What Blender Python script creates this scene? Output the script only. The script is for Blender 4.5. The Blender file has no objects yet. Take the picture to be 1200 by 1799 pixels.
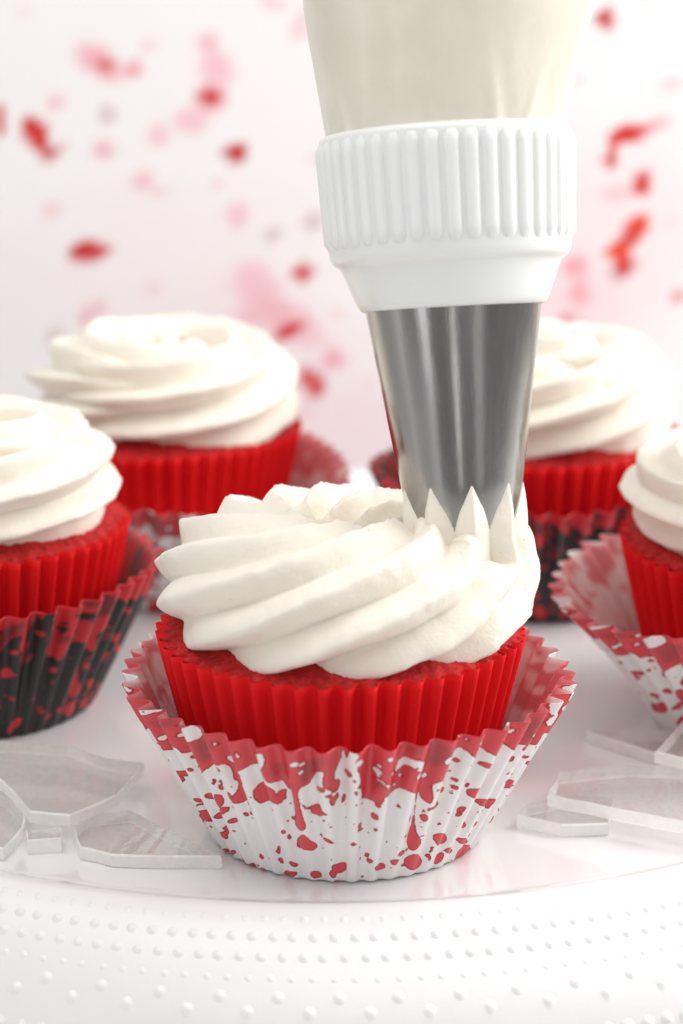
import bpy, bmesh, math, random
import numpy as np
from mathutils import Vector, Matrix, noise
random.seed(7)
C = bpy.context.scene.collection
S = 0.01                                   # lengths below are written in centimetres
sc = bpy.context.scene
PI = math.pi

# ------------------------------------------------------------------ camera
cam = bpy.data.cameras.new('camera'); cam_o = bpy.data.objects.new('camera', cam); C.objects.link(cam_o)
cam_o.location = (0, -42*S, 18.8*S)
cam_o.rotation_euler = (math.radians(90-16.5), 0, 0)
cam.sensor_fit = 'VERTICAL'; cam.sensor_height = 36; cam.lens = 84.05
cam.clip_start = 0.01; cam.clip_end = 50
cam.dof.use_dof = True; cam.dof.focus_distance = 0.440; cam.dof.aperture_fstop = 12
sc.camera = cam_o

# ------------------------------------------------------------------ light: a bright room, a big window to the right, a softbox, added fills and reflection strips
w = bpy.data.worlds.new('World'); sc.world = w; w.use_nodes = True
w.node_tree.nodes['Background'].inputs[0].default_value = (1.0, 0.985, 0.97, 1)
w.node_tree.nodes['Background'].inputs[1].default_value = 0.30
def area(name, loc, target, size, size_y, power, col):
    l = bpy.data.lights.new(name, 'AREA'); l.shape = 'RECTANGLE'; l.size = size*S; l.size_y = size_y*S
    l.energy = power; l.color = col
    o = bpy.data.objects.new(name, l); C.objects.link(o)
    o.location = Vector(loc)*S
    o.rotation_euler = (Vector(target)-Vector(loc)).to_track_quat('-Z', 'Y').to_euler()
    return o
area('window_pane_light', (58, 24, 40), (0, 4, 4), 22, 60, 3.6, (1.0, 0.99, 0.97))
area('window_pane_light', (66, -4, 40), (0, 4, 4), 22, 60, 2.4, (1.0, 0.99, 0.97))
area('overhead_softbox', (6, -22, 66), (0, 4, 0), 70, 60, 2.1, (1.0, 0.98, 0.95))
area('fill_strip_light', (-58, -66, 24), (0, 2, 10), 20, 60, 0.7, (0.97, 0.98, 1.0))
area('fill_strip_light', (-78, -14, 24), (0, 2, 10), 12, 60, 0.5, (0.97, 0.98, 1.0))
area('backdrop_fill_light', (-26, 4, 58), (-8, 31, 8), 50, 30, 1.0, (1.0, 0.985, 0.97))  # unseen fill lamp, added to brighten the board
area('reflection_strip_light', (-3, -95, 24), (0, 0, 10), 7, 64, 0.28, (1.0, 0.98, 0.95))  # added strip lamp behind the camera, makes a light streak on the steel tip
area('reflection_strip_light', (50, -80, 24), (0, 0, 10), 22, 60, 0.2, (1.0, 0.98, 0.95))  # second added strip, for a wider dim streak on the tip; no doorway there
sc.view_settings.view_transform = 'Standard'; sc.view_settings.look = 'None'
sc.view_settings.exposure = 0.05; sc.view_settings.gamma = 1.0
sc.render.engine = 'CYCLES'
sc.cycles.use_denoising = True
sc.cycles.max_bounces = 14; sc.cycles.transmission_bounces = 12; sc.cycles.transparent_max_bounces = 16
sc.cycles.diffuse_bounces = 5

# ------------------------------------------------------------------ materials
def mat(name, base=(0.8, 0.8, 0.8), rough=0.5, **kw):
    m = bpy.data.materials.new(name); m.use_nodes = True
    p = m.node_tree.nodes['Principled BSDF']
    p.inputs['Base Color'].default_value = (*base, 1); p.inputs['Roughness'].default_value = rough
    for k, v in kw.items(): p.inputs[k.replace('_', ' ')].default_value = v
    return m, m.node_tree, p
def nd(t, typ, **kw):
    n = t.nodes.new(typ)
    for k, v in kw.items(): setattr(n, k, v)
    return n
def noise_tex(t, scale, detail=3, rough=0.55, coord='Object', vec=None):
    n = nd(t, 'ShaderNodeTexNoise'); n.inputs['Scale'].default_value = scale
    n.inputs['Detail'].default_value = detail; n.inputs['Roughness'].default_value = rough
    if vec is None:
        tc = nd(t, 'ShaderNodeTexCoord'); vec = tc.outputs[coord]
    t.links.new(vec, n.inputs['Vector'])
    return n
def ramp(t, src, stops):
    r = nd(t, 'ShaderNodeValToRGB'); e = r.color_ramp.elements
    while len(e) < len(stops): e.new(0.5)
    for i, (p, c) in enumerate(stops):
        e[i].position = p; e[i].color = (*c, 1) if len(c) == 3 else c
    t.links.new(src, r.inputs[0]); return r
def bump(t, p, src, dist, strength=1.0, prev=None):
    b = nd(t, 'ShaderNodeBump'); b.inputs['Distance'].default_value = dist; b.inputs['Strength'].default_value = strength
    t.links.new(src, b.inputs['Height'])
    if prev: t.links.new(prev.outputs[0], b.inputs['Normal'])
    t.links.new(b.outputs[0], p.inputs['Normal']); return b
def mth(t, op, a, b=None):
    n = nd(t, 'ShaderNodeMath', operation=op)
    for i, v in enumerate((a, b)):
        if v is None: continue
        if isinstance(v, (int, float)): n.inputs[i].default_value = v
        else: t.links.new(v, n.inputs[i])
    return n.outputs[0]
def mixc(t, fac, a, b, blend='MIX'):
    n = nd(t, 'ShaderNodeMix', data_type='RGBA', blend_type=blend)
    for sock, v in ((n.inputs[0], fac), (n.inputs[6], a), (n.inputs[7], b)):
        if isinstance(v, (int, float)): sock.default_value = v
        elif isinstance(v, tuple): sock.default_value = (*v, 1)
        else: t.links.new(v, sock)
    return n.outputs[2]

# buttercream
def frosting_mat(name, col):
    m, t, p = mat(name, col, 0.42)
    p.inputs['Subsurface Weight'].default_value = 0.10
    p.inputs['Subsurface Radius'].default_value = (1.0, 0.8, 0.5); p.inputs['Subsurface Scale'].default_value = 0.0015
    p.inputs['Specular IOR Level'].default_value = 0.35
    n1 = noise_tex(t, 260, 4); n2 = noise_tex(t, 1400, 2)
    b1 = bump(t, p, n1.outputs[0], 0.0006, 0.6)
    v = nd(t, 'ShaderNodeTexVoronoi'); v.inputs['Scale'].default_value = 420
    tc = nd(t, 'ShaderNodeTexCoord'); t.links.new(tc.outputs['Object'], v.inputs['Vector'])
    pits = ramp(t, v.outputs['Distance'], [(0.0, (0, 0, 0)), (0.13, (1, 1, 1))])
    sel = nd(t, 'ShaderNodeSeparateColor'); t.links.new(v.outputs['Color'], sel.inputs[0])      # a few burst air bubbles
    b2 = bump(t, p, mth(t, 'MAXIMUM', pits.outputs[0], mth(t, 'LESS_THAN', sel.outputs[0], 0.78)), 0.0004, 0.6, b1)
    bump(t, p, n2.outputs[0], 0.00012, 0.5, b2)
    n3 = noise_tex(t, 45, 3)
    c = mixc(t, n3.outputs[0], tuple(x*0.96 for x in col), tuple(min(1, x*1.03) for x in col))
    t.links.new(c, p.inputs['Base Color'])
    return m
M_frost = frosting_mat('buttercream', (0.88, 0.828, 0.735))
# red velvet crumb
M_cake, t, p = mat('red_cake_crumb', (0.36, 0.006, 0.006), 0.85)
n1 = noise_tex(t, 700, 5, 0.7); n2 = noise_tex(t, 160, 3)
r = ramp(t, n1.outputs[0], [(0.3, (0.30, 0.004, 0.004)), (0.55, (0.62, 0.012, 0.012)), (0.75, (0.74, 0.05, 0.04))])
t.links.new(r.outputs[0], p.inputs['Base Color'])
b = bump(t, p, n2.outputs[0], 0.0012, 0.7); bump(t, p, n1.outputs[0], 0.0009, 0.9, b)
# greaseproof red paper
M_red, t, p = mat('red_baking_paper', (0.72, 0.006, 0.008), 0.7)
p.inputs['Specular IOR Level'].default_value = 0.15
n1 = noise_tex(t, 500, 3); n2 = noise_tex(t, 60, 2)
t.links.new(mixc(t, n2.outputs[0], (0.70, 0.007, 0.010), (0.80, 0.014, 0.018)), p.inputs['Base Color'])
bump(t, p, n1.outputs[0], 0.00012, 0.5)
# printed liners; attributes: ink = distance inside a blot (cm), dark = distance inside a darker patch (cm)
def liner_mat(name, paper, ink, ink_edge, dark_ink, inner):
    m, t, p = mat(name, paper, 0.4)
    p.inputs['Specular IOR Level'].default_value = 0.45
    a = nd(t, 'ShaderNodeAttribute', attribute_name='ink'); d = nd(t, 'ShaderNodeAttribute', attribute_name='dark')
    nz = noise_tex(t, 900, 3); nz2 = noise_tex(t, 2600, 2)
    wob = mth(t, 'MULTIPLY', mth(t, 'SUBTRACT', nz.outputs[0], 0.5), 0.055)
    f = mth(t, 'ADD', a.outputs['Fac'], wob)
    f = mth(t, 'ADD', mth(t, 'MULTIPLY', f, 5.0), 0.5)                       # 0.5 = edge, 0.1 cm either way
    lay = noise_tex(t, 120, 3)
    if inner:
        soft = ramp(t, f, [(0.35, paper), (0.75, ink)])
        col = soft.outputs[0]
    else:
        e = ramp(t, f, [(0.47, paper), (0.50, ink_edge), (0.56, ink_edge), (0.62, ink)])
        dk = mth(t, 'ADD', mth(t, 'MULTIPLY', d.outputs['Fac'], 4.0), 0.55)
        dr = ramp(t, dk, [(0.35, (0, 0, 0)), (0.85, (1, 1, 1))])
        inkm = ramp(t, f, [(0.5, (0, 0, 0)), (0.62, (1, 1, 1))])
        fac = mth(t, 'MULTIPLY', mth(t, 'MULTIPLY', dr.outputs[0], inkm.outputs[0]), 0.75)
        col = mixc(t, fac, e.outputs[0], dark_ink)
        # fine flecks thrown between the blots
        v = nd(t, 'ShaderNodeTexVoronoi'); v.inputs['Scale'].default_value = 360
        tc = nd(t, 'ShaderNodeTexCoord'); t.links.new(tc.outputs['Object'], v.inputs['Vector'])
        sp = mth(t, 'LESS_THAN', mth(t, 'ADD', v.outputs['Distance'], mth(t, 'MULTIPLY', nz2.outputs[0], 0.12)), 0.135)
        pick = nd(t, 'ShaderNodeSeparateColor'); t.links.new(v.outputs['Color'], pick.inputs[0])
        sp = mth(t, 'MULTIPLY', sp, mth(t, 'GREATER_THAN', pick.outputs[0], 0.72))
        col = mixc(t, sp, col, ink_edge)
    grain = mixc(t, lay.outputs[0], (0.93, 0.93, 0.93), (1.0, 1.0, 1.0))
    col = mixc(t, 1.0, col, grain, 'MULTIPLY')
    t.links.new(col, p.inputs['Base Color'])
    bump(t, p, nz2.outputs[0], 0.0001, 0.4)
    return m
WP = (0.84, 0.825, 0.82)
M_lw = liner_mat('white_spattered_paper', WP, (0.66, 0.055, 0.07), (0.42, 0.014, 0.025), (0.34, 0.05, 0.055), False)
M_lwi = liner_mat('white_spattered_paper_inside', (0.78, 0.68, 0.67), (0.66, 0.22, 0.24), WP, WP, True)
M_lb = liner_mat('black_spattered_paper', (0.016, 0.016, 0.016), (0.62, 0.02, 0.03), (0.40, 0.01, 0.015), (0.05, 0.012, 0.012), False)
M_lbi = liner_mat('black_spattered_paper_inside', (0.22, 0.18, 0.18), (0.55, 0.12, 0.13), WP, WP, True)
# white glazed dish
M_plate, t, p = mat('white_milk_glass', (0.82, 0.82, 0.825), 0.09)
p.inputs['Coat Weight'].default_value = 0.3; p.inputs['Coat Roughness'].default_value = 0.03
n1 = noise_tex(t, 30, 2); bump(t, p, n1.outputs[0], 0.0006, 0.12)
M_rim, t, p = mat('white_milk_glass_rim', (0.84, 0.84, 0.845), 0.32)
n1 = noise_tex(t, 120, 3); bump(t, p, n1.outputs[0], 0.0006, 0.2)
M_table, t, p = mat('white_painted_table', (0.78, 0.77, 0.76), 0.5)
n1 = noise_tex(t, 60, 4); bump(t, p, n1.outputs[0], 0.0006, 0.3)
# splattered board: printed colours carried by the mesh
M_board, t, p = mat('spattered_board_print', (0.9, 0.88, 0.88), 0.6)
a = nd(t, 'ShaderNodeAttribute', attribute_name='print')
n1 = noise_tex(t, 40, 4)
t.links.new(mixc(t, 1.0, a.outputs['Color'], mixc(t, n1.outputs[0], (0.97, 0.96, 0.96), (1, 1, 1)), 'MULTIPLY'), p.inputs['Base Color'])
M_boardback, t, p = mat('board_back_card', (0.70, 0.69, 0.67), 0.8)
n1 = noise_tex(t, 200, 3); bump(t, p, n1.outputs[0], 0.0004, 0.3)
# piping kit
M_plastic, t, p = mat('white_moulded_plastic', (0.83, 0.85, 0.84), 0.30)
p.inputs['Subsurface Weight'].default_value = 0.15; p.inputs['Subsurface Radius'].default_value = (1, 1, 1); p.inputs['Subsurface Scale'].default_value = 0.002
n1 = noise_tex(t, 180, 3); bump(t, p, n1.outputs[0], 0.0003, 0.15)
M_bag, t, p = mat('clear_bag_full_of_buttercream', (0.70, 0.655, 0.54), 0.40)
p.inputs['Coat Weight'].default_value = 0.35; p.inputs['Coat Roughness'].default_value = 0.22
n1 = noise_tex(t, 55, 4); n2 = noise_tex(t, 700, 2)
t.links.new(ramp(t, n1.outputs[0], [(0.3, (0.75, 0.705, 0.595)), (0.7, (0.81, 0.768, 0.665))]).outputs[0], p.inputs['Base Color'])
b = bump(t, p, n1.outputs[0], 0.0012, 0.35); bump(t, p, n2.outputs[0], 0.0001, 0.3, b)
M_steel, t, p = mat('brushed_steel', (0.52, 0.51, 0.49), 0.24, Metallic=1.0)
p.inputs['Anisotropic'].default_value = 0.4
tc = nd(t, 'ShaderNodeTexCoord'); mp = nd(t, 'ShaderNodeMapping'); mp.inputs['Scale'].default_value = (1, 1, 0.03)
t.links.new(tc.outputs['Object'], mp.inputs[0])
n1 = noise_tex(t, 900, 4, 0.7, vec=mp.outputs[0]); n2 = noise_tex(t, 120, 3, vec=mp.outputs[0])
t.links.new(ramp(t, n1.outputs[0], [(0.3, (0.15, 0.15, 0.15)), (0.7, (0.21, 0.21, 0.21))]).outputs[0], p.inputs['Roughness'])
t.links.new(ramp(t, n2.outputs[0], [(0.3, (0.32, 0.315, 0.305)), (0.7, (0.43, 0.42, 0.41))]).outputs[0], p.inputs['Base Color'])
n3 = noise_tex(t, 260, 2, 0.5, vec=mp.outputs[0]); b = bump(t, p, n3.outputs[0], 0.00005, 0.15); bump(t, p, n1.outputs[0], 0.00005, 0.5, b)
# sugar glass: clear faces that mirror at a glance, frosty broken edges
def glass_mat(name, clear, tint, white):
    m = bpy.data.materials.new(name); m.use_nodes = True; t = m.node_tree
    t.nodes.remove(t.nodes['Principled BSDF']); out = t.nodes['Material Output']
    tr = nd(t, 'ShaderNodeBsdfTransparent'); tr.inputs[0].default_value = (*tint, 1)
    gl = nd(t, 'ShaderNodeBsdfGlossy'); gl.inputs['Roughness'].default_value = 0.07 if clear > 0.5 else 0.2
    gl.inputs['Color'].default_value = (1, 1, 1, 1)
    df = nd(t, 'ShaderNodeBsdfDiffuse'); df.inputs[0].default_value = (*white, 1)
    tl = nd(t, 'ShaderNodeBsdfTranslucent'); tl.inputs[0].default_value = (*white, 1)
    n1 = noise_tex(t, 150, 4, 0.6); n2 = noise_tex(t, 520, 3)
    tc = nd(t, 'ShaderNodeTexCoord'); wv = nd(t, 'ShaderNodeTexWave'); wv.inputs['Scale'].default_value = 90; wv.inputs['Distortion'].default_value = 9; wv.inputs['Detail'].default_value = 3
    t.links.new(tc.outputs['Object'], wv.inputs['Vector'])
    b1 = nd(t, 'ShaderNodeBump'); b1.inputs['Distance'].default_value = 0.0008; b1.inputs['Strength'].default_value = 0.2; t.links.new(n1.outputs[0], b1.inputs['Height'])
    b2 = nd(t, 'ShaderNodeBump'); b2.inputs['Distance'].default_value = 0.0003; b2.inputs['Strength'].default_value = 0.18; t.links.new(wv.outputs['Fac'], b2.inputs['Height']); t.links.new(b1.outputs[0], b2.inputs['Normal'])
    for s in (gl, df): t.links.new(b2.outputs[0], s.inputs['Normal'])
    m1 = nd(t, 'ShaderNodeMixShader'); m1.inputs[0].default_value = 0.35; t.links.new(df.outputs[0], m1.inputs[1]); t.links.new(tl.outputs[0], m1.inputs[2])
    m2 = nd(t, 'ShaderNodeMixShader'); t.links.new(m1.outputs[0], m2.inputs[1]); t.links.new(tr.outputs[0], m2.inputs[2])
    t.links.new(mth(t, 'SUBTRACT', clear+0.12, mth(t, 'MULTIPLY', n2.outputs[0], 0.24)), m2.inputs[0])
    fr = nd(t, 'ShaderNodeFresnel'); fr.inputs[0].default_value = 1.5; t.links.new(b2.outputs[0], fr.inputs['Normal'])
    m3 = nd(t, 'ShaderNodeMixShader'); ge = nd(t, 'ShaderNodeNewGeometry')       # mirror only on the outer side of each face
    t.links.new(mth(t, 'MULTIPLY', fr.outputs[0], mth(t, 'SUBTRACT', 1.0, ge.outputs['Backfacing'])), m3.inputs[0]); t.links.new(m2.outputs[0], m3.inputs[1]); t.links.new(gl.outputs[0], m3.inputs[2])
    t.links.new(m3.outputs[0], out.inputs['Surface']); return m
M_glass = glass_mat('clear_sugar_glass', 0.88, (0.95, 0.945, 0.94), (0.85, 0.84, 0.83))
M_glassedge = glass_mat('frosty_sugar_glass_edge', 0.08, (0.97, 0.97, 0.96), (0.98, 0.98, 0.97))

# ------------------------------------------------------------------ object helpers
def tag(o, label=None, cat=None, group=None, kind=None):
    for k, v in (('label', label), ('category', cat), ('group', group), ('kind', kind)):
        if v: o[k] = v
    return o
def thing(name, label, cat, loc=(0, 0, 0), rotz=0, group=None):
    o = bpy.data.objects.new(name, None); C.objects.link(o); o.empty_display_size = 0.01
    o.location = Vector(loc)*S; o.rotation_euler = (0, 0, rotz)
    return tag(o, label, cat, group)
def mesh_from(name, V, F, mats, smooth=True, mi=None):
    me = bpy.data.meshes.new(name)
    V = np.asarray(V, dtype=float)*S
    me.from_pydata(V.tolist(), [], F if isinstance(F, list) else F.tolist())
    for m in (mats if isinstance(mats, (list, tuple)) else [mats]): me.materials.append(m)
    if mi is not None: me.polygons.foreach_set('material_index', np.asarray(mi, dtype=np.int32))
    me.polygons.foreach_set('use_smooth', np.full(len(me.polygons), smooth))
    me.update(); return me
def obj(name, me, parent=None):
    o = bpy.data.objects.new(name, me); C.objects.link(o)
    if parent: o.parent = parent
    return o
def grid_faces(nr, nc, wrap=True, off=0, flip=False):
    i = np.arange(nr-1)[:, None]; j = np.arange(nc if wrap else nc-1)[None, :]; j2 = (j+1) % nc
    a = i*nc+j; b = i*nc+j2; c = (i+1)*nc+j2; d = (i+1)*nc+j
    f = np.stack([a, b, c, d], -1).reshape(-1, 4)+off
    return f[:, ::-1] if flip else f
def lathe(profile, n=96):
    pr = np.array(profile); a = np.linspace(0, 2*PI, n, endpoint=False)
    V = np.stack([pr[:, None, 0]*np.cos(a), pr[:, None, 0]*np.sin(a), np.repeat(pr[:, 1:2], n, 1)], -1).reshape(-1, 3)
    return V, grid_faces(len(pr), n)
def interp(x, xs, ys): return np.interp(x, xs, ys)

# ------------------------------------------------------------------ setting: table, footed dish, board
V = [(-90, -60, -7), (90, -60, -7), (90, 50, -7), (-90, 50, -7), (-90, -60, -9), (90, -60, -9), (90, 50, -9), (-90, 50, -9)]
F = [[0, 1, 2, 3], [7, 6, 5, 4], [0, 4, 5, 1], [1, 5, 6, 2], [2, 6, 7, 3], [3, 7, 4, 0]]
tag(obj('tabletop', mesh_from('tabletop', V, F, M_table, False)), kind='structure')

PX, PY, PR = -0.3, 10.85, 14.05          # dish centre and radius of its flat top
dish = thing('cake_plate', 'glossy white milk glass cake plate with a beaded drooping rim, under all the cupcakes', 'cake plate', (PX, PY, 0))
prof = [(0.01, 0), (6, 0), (11, 0), (PR-0.3, 0), (PR-0.05, 0.03), (PR+0.1, 0.10), (PR+0.28, 0.15), (PR+0.46, 0.13), (PR+0.66, 0.06),
        (PR+0.88, -0.06), (PR+1.15, -0.24), (PR+1.45, -0.48), (PR+1.75, -0.76), (PR+2.05, -1.10), (PR+2.3, -1.5), (PR+2.45, -1.95), (PR+2.48, -2.1),
        (PR+2.38, -2.15), (PR+2.2, -1.8), (PR+1.7, -1.1), (PR+1.0, -0.6), (PR-0.2, -0.5), (9, -0.6), (4, -0.8), (2.6, -1.6), (2.2, -3.5), (2.8, -5.2), (5.2, -6.4), (6.4, -6.8), (6.5, -6.99), (0.01, -6.99)]
V, F = lathe(prof, 256)
obj('dish', mesh_from('dish', V, F[:, ::-1], [M_plate, M_rim], True, [1 if 4*256 <= i < 22*256 else 0 for i in range(len(F))]), dish)
def dome(r, h, n=14, m=6):                 # moulded bead with a soft foot
    V = [(0, 0, h)]; F = []
    for i in range(1, m+1):
        a = PI/2*i/m
        q = i/m; hq = h*(0.5+0.5*math.cos(PI*q**0.9)); V += [(r*q*math.cos(2*PI*k/n), r*q*math.sin(2*PI*k/n), hq) for k in range(n)]
    F += [[0, 1+k, 1+(k+1) % n] for k in range(n)]
    for i in range(m-1):
        F += [[1+i*n+k, 1+(i+1)*n+k, 1+(i+1)*n+(k+1) % n, 1+i*n+(k+1) % n] for k in range(n)]
    return np.array(V), F
skr = np.array([q[0] for q in prof[6:17]]); skz = np.array([q[1] for q in prof[6:17]])
def skirt(z):                              # radius and outward tilt of the rim at height z
    r = np.interp(-z, -skz, skr); dr = np.interp(-z+0.03, -skz, skr)-np.interp(-z-0.03, -skz, skr)
    return r, math.atan2(dr, 0.06)         # slope: dr per drop
rows = [(0.06, 264, 0.14, 0.04, 0.0), (-0.13, 264, 0.17, 0.065, 0.5), (-0.36, 264, 0.17, 0.065, 0.0), (-0.62, 264, 0.15, 0.04, 0.5), (-0.86, 96, 0.2, 0.06, 0.25), (-1.05, 96, 0.2, 0.06, 0.75), (-1.6, 268, 0.19, 0.10, 0.0)]
stuff_V, stuff_F, off = [], [], 0
for z, cnt, br, bh, ph in rows:
    r, sl = skirt(z)
    bv, bf = dome(br, bh)
    bme = mesh_from('bead', bv, bf, M_rim)
    el = sl                                # elevation of the outward normal above horizontal
    for k in range(cnt):
        a = -PI/2 + 2*PI*(k+ph)/cnt
        a = math.atan2(math.sin(a), math.cos(a))+random.uniform(-.0012, .0012)
        nrm = Vector((math.cos(a)*math.cos(el), math.sin(a)*math.cos(el), math.sin(el)))
        pos = Vector((r*math.cos(a), r*math.sin(a), z)) - nrm*0.02
        q = nrm.to_track_quat('Z', 'Y')
        if abs(a+PI/2) < 0.53 and z > -2:
            o = obj('bead', bme, dish); o.location = pos*S; o.rotation_mode = 'QUATERNION'; o.rotation_quaternion = q
        else:
            m3 = np.array(q.to_matrix())
            stuff_V.append(bv @ m3.T + np.array(pos)); stuff_F += [[i+off for i in f] for f in bf]; off += len(bv)
tag(obj('bead_border', mesh_from('bead_border', np.concatenate(stuff_V), stuff_F, M_rim), dish), kind='stuff')

# board with red spatter, standing behind the dish (print = soft blots where they are on the board)
BY = 31.0
nx, nz = 260, 300
X = np.linspace(-34, 34, nx); Z = np.linspace(-7, 52, nz)
gx, gz = np.meshgrid(X, Z)
img = np.ones((nz, nx, 3))*np.array([0.86, 0.845, 0.85])
fac = 73.9/4200                            # cm on the board for one pixel of the photograph at its distance
def bx(px, py):
    d = np.array([(px-600)/4200, math.cos(math.radians(16.5))+(899.5-py)/4200*math.sin(math.radians(16.5)), -math.sin(math.radians(16.5))+(899.5-py)/4200*math.cos(math.radians(16.5))])
    tt = (BY+42)/d[1]; return d[0]*tt, 18.8+d[2]*tt
BLOTS = [(960, 470, 240, 150, 20, 'q', .14), (500, 640, 190, 120, -30, 'q', .2), (640, 780, 260, 90, 0, 'q', .22), (250, 470, 300, 120, 10, 'q', .10), (450, 500, 42, 32, -40, 'q', .8), (520, 572, 52, 30, -35, 'p', .5), (430, 560, 30, 22, 10, 'q', .5),
 (1100, 400, 150, 190, 10, 'q', .2), (1000, 560, 90, 90, 0, 'q', .30), (175, 110, 42, 22, -35, 'p', .8), (185, 115, 15, 14, 0, 'r', .45), (236, 122, 15, 15, 0, 'p', .9), (365, 75, 16, 16, 0, 'p', .7), (380, 120, 32, 26, -60, 'q', .85),
 (335, 212, 28, 22, 0, 'q', .8), (372, 172, 26, 22, -30, 'p', .9), (366, 170, 17, 15, 0, 'r', .95), (66, 240, 18, 38, 25, 'r', 1), (85, 268, 10, 14, 25, 'd', .8), (0, 212, 9, 25, 0, 'r', .8), (97, 181, 14, 15, 0, 'p', .5), (188, 200, 13, 18, 10, 'g', .45), (182, 264, 16, 15, 0, 'p', .75),
 (278, 238, 16, 19, 20, 'q', .8), (413, 269, 18, 18, 0, 'd', .95), (250, 318, 17, 17, 0, 'p', .6), (92, 370, 16, 14, 0, 'q', .6), (417, 378, 19, 22, 0, 'q', .8), (476, 412, 17, 15, 0, 'g', .4), (548, 388, 16, 17, 0, 'g', .5), (156, 442, 34, 18, 3, 'r', 1), (150, 443, 22, 11, 0, 'd', .8),
 (532, 479, 16, 17, 0, 'r', .95), (508, 582, 30, 13, 30, 'r', .8), (470, 548, 40, 28, 0, 'p', .45), (548, 672, 18, 30, 25, 'r', .75), (585, 632, 20, 18, 0, 'p', .8), (160, 550, 22, 15, 0, 'q', .7), (97, 590, 14, 18, 0, 'g', .35), (268, 507, 16, 12, 0, 'q', .5), (480, 5, 25, 10, -20, 'q', .7), (528, 45, 14, 25, -10, 'q', .7),
 (1066, 32, 16, 17, 0, 'd', 1), (1105, 235, 36, 15, 12, 'r', 1), (1150, 220, 28, 10, 20, 'p', .7), (1075, 278, 13, 16, -10, 'd', .9), (1080, 262, 9, 14, 0, 'r', .8), (1128, 322, 15, 22, 0, 'r', .85), (1085, 340, 30, 14, 10, 'q', .7), (1120, 398, 18, 22, -20, 'o', 1), (1105, 420, 18, 20, -20, 'r', .7), (1088, 442, 20, 18, 0, 'o', 1), (1098, 470, 17, 18, 0, 'r', 1), (1085, 484, 14, 10, 0, 'g', .6),
 (1010, 468, 20, 18, 0, 'p', .9), (1018, 515, 18, 22, 10, 'p', .75), (1008, 570, 20, 15, 0, 'p', .6), (1190, 520, 14, 14, 0, 'r', .5), (1178, 150, 22, 14, 0, 'q', .4), (1180, 145, 8, 8, 0, 'p', .4)]
rs = np.random.default_rng(5)
for i in range(46):                        # small drops among the traced blots
    x, z = rs.uniform(-11, 11.5), rs.uniform(-3, 14)
    if z > 3 or rs.uniform() < 0.5: BLOTS.append((None, (x, z), rs.uniform(6, 13), rs.uniform(6, 13), rs.uniform(0, 180), 'rppq'[rs.integers(0, 4)], rs.uniform(.25, .6)))
for i in range(150):                       # the spatter goes on where the board runs out of the picture
    x, z = rs.uniform(-34, 34), rs.uniform(-6, 52)
    if abs(x) < 11.5 and -3 < z < 14.5: continue
    s = rs.uniform(8, 34); BLOTS.append((None, (x, z), s, s*rs.uniform(.5, 1.2), rs.uniform(0, 180), 'rpq'[rs.integers(0, 3)], rs.uniform(.3, .95)))
cols = dict(r=np.array([0.60, 0.012, 0.008]), p=np.array([0.80, 0.30, 0.36]), q=np.array([0.84, 0.48, 0.54]), g=np.array([0.45, 0.24, 0.27]), d=np.array([0.52, 0.012, 0.012]), o=np.array([0.75, 0.05, 0.012]))
for b_ in BLOTS:
    if b_[0] is None: (cx, cz) = b_[1]; rx, ry, ang, cc, st = b_[2:]
    else: cx, cz = bx(b_[0], b_[1]); rx, ry, ang, cc, st = b_[2:]
    rx, ry = rx*1.02, ry*1.02
    a_ = math.radians(ang); dx, dz = gx-cx, gz-cz
    u = (dx*math.cos(a_)+dz*math.sin(a_))/(rx*fac); v = (-dx*math.sin(a_)+dz*math.cos(a_))/(ry*fac)
    th = np.arctan2(v, u); rr = np.hypot(u, v)*(1+0.05*np.sin(3*th+cx)+0.06*np.sin(5*th+cz*3))
    soft = 0.75 if cc in 'pq' else 0.35
    al = np.clip((1+soft/2-rr)/soft, 0, 1)*st
    al = np.clip(al*(1.25 if cc in 'rdo' else 1.0), 0, 1); img = img*(1-al[..., None])+cols[cc]*al[..., None]
V = np.stack([gx, np.full_like(gx, BY), gz], -1).reshape(-1, 3)
F = grid_faces(nz, nx, False)
me = mesh_from('print_face', V, F, M_board)
ca = me.color_attributes.new('print', 'FLOAT_COLOR', 'POINT')
ca.data.foreach_set('color', np.concatenate([img.reshape(-1, 3), np.ones((nx*nz, 1))], 1).ravel())
board = thing('backdrop_board', 'white board spattered with blurred red and pink blots, upright behind the cupcakes', 'backdrop board', (0, 0, 0))
V2 = [(-34.1, BY+.02, -7), (34.1, BY+.02, -7), (34.1, BY+.5, -7), (-34.1, BY+.5, -7), (-34.1, BY+.02, 52.1), (34.1, BY+.02, 52.1), (34.1, BY+.5, 52.1), (-34.1, BY+.5, 52.1)]
F2 = [[0, 3, 2, 1], [4, 5, 6, 7], [0, 1, 5, 4], [1, 2, 6, 5], [2, 3, 7, 6], [3, 0, 4, 7]]
obj('panel', mesh_from('panel', V2, F2, M_boardback, False), board)
obj('printed_face', me, board)

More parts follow.
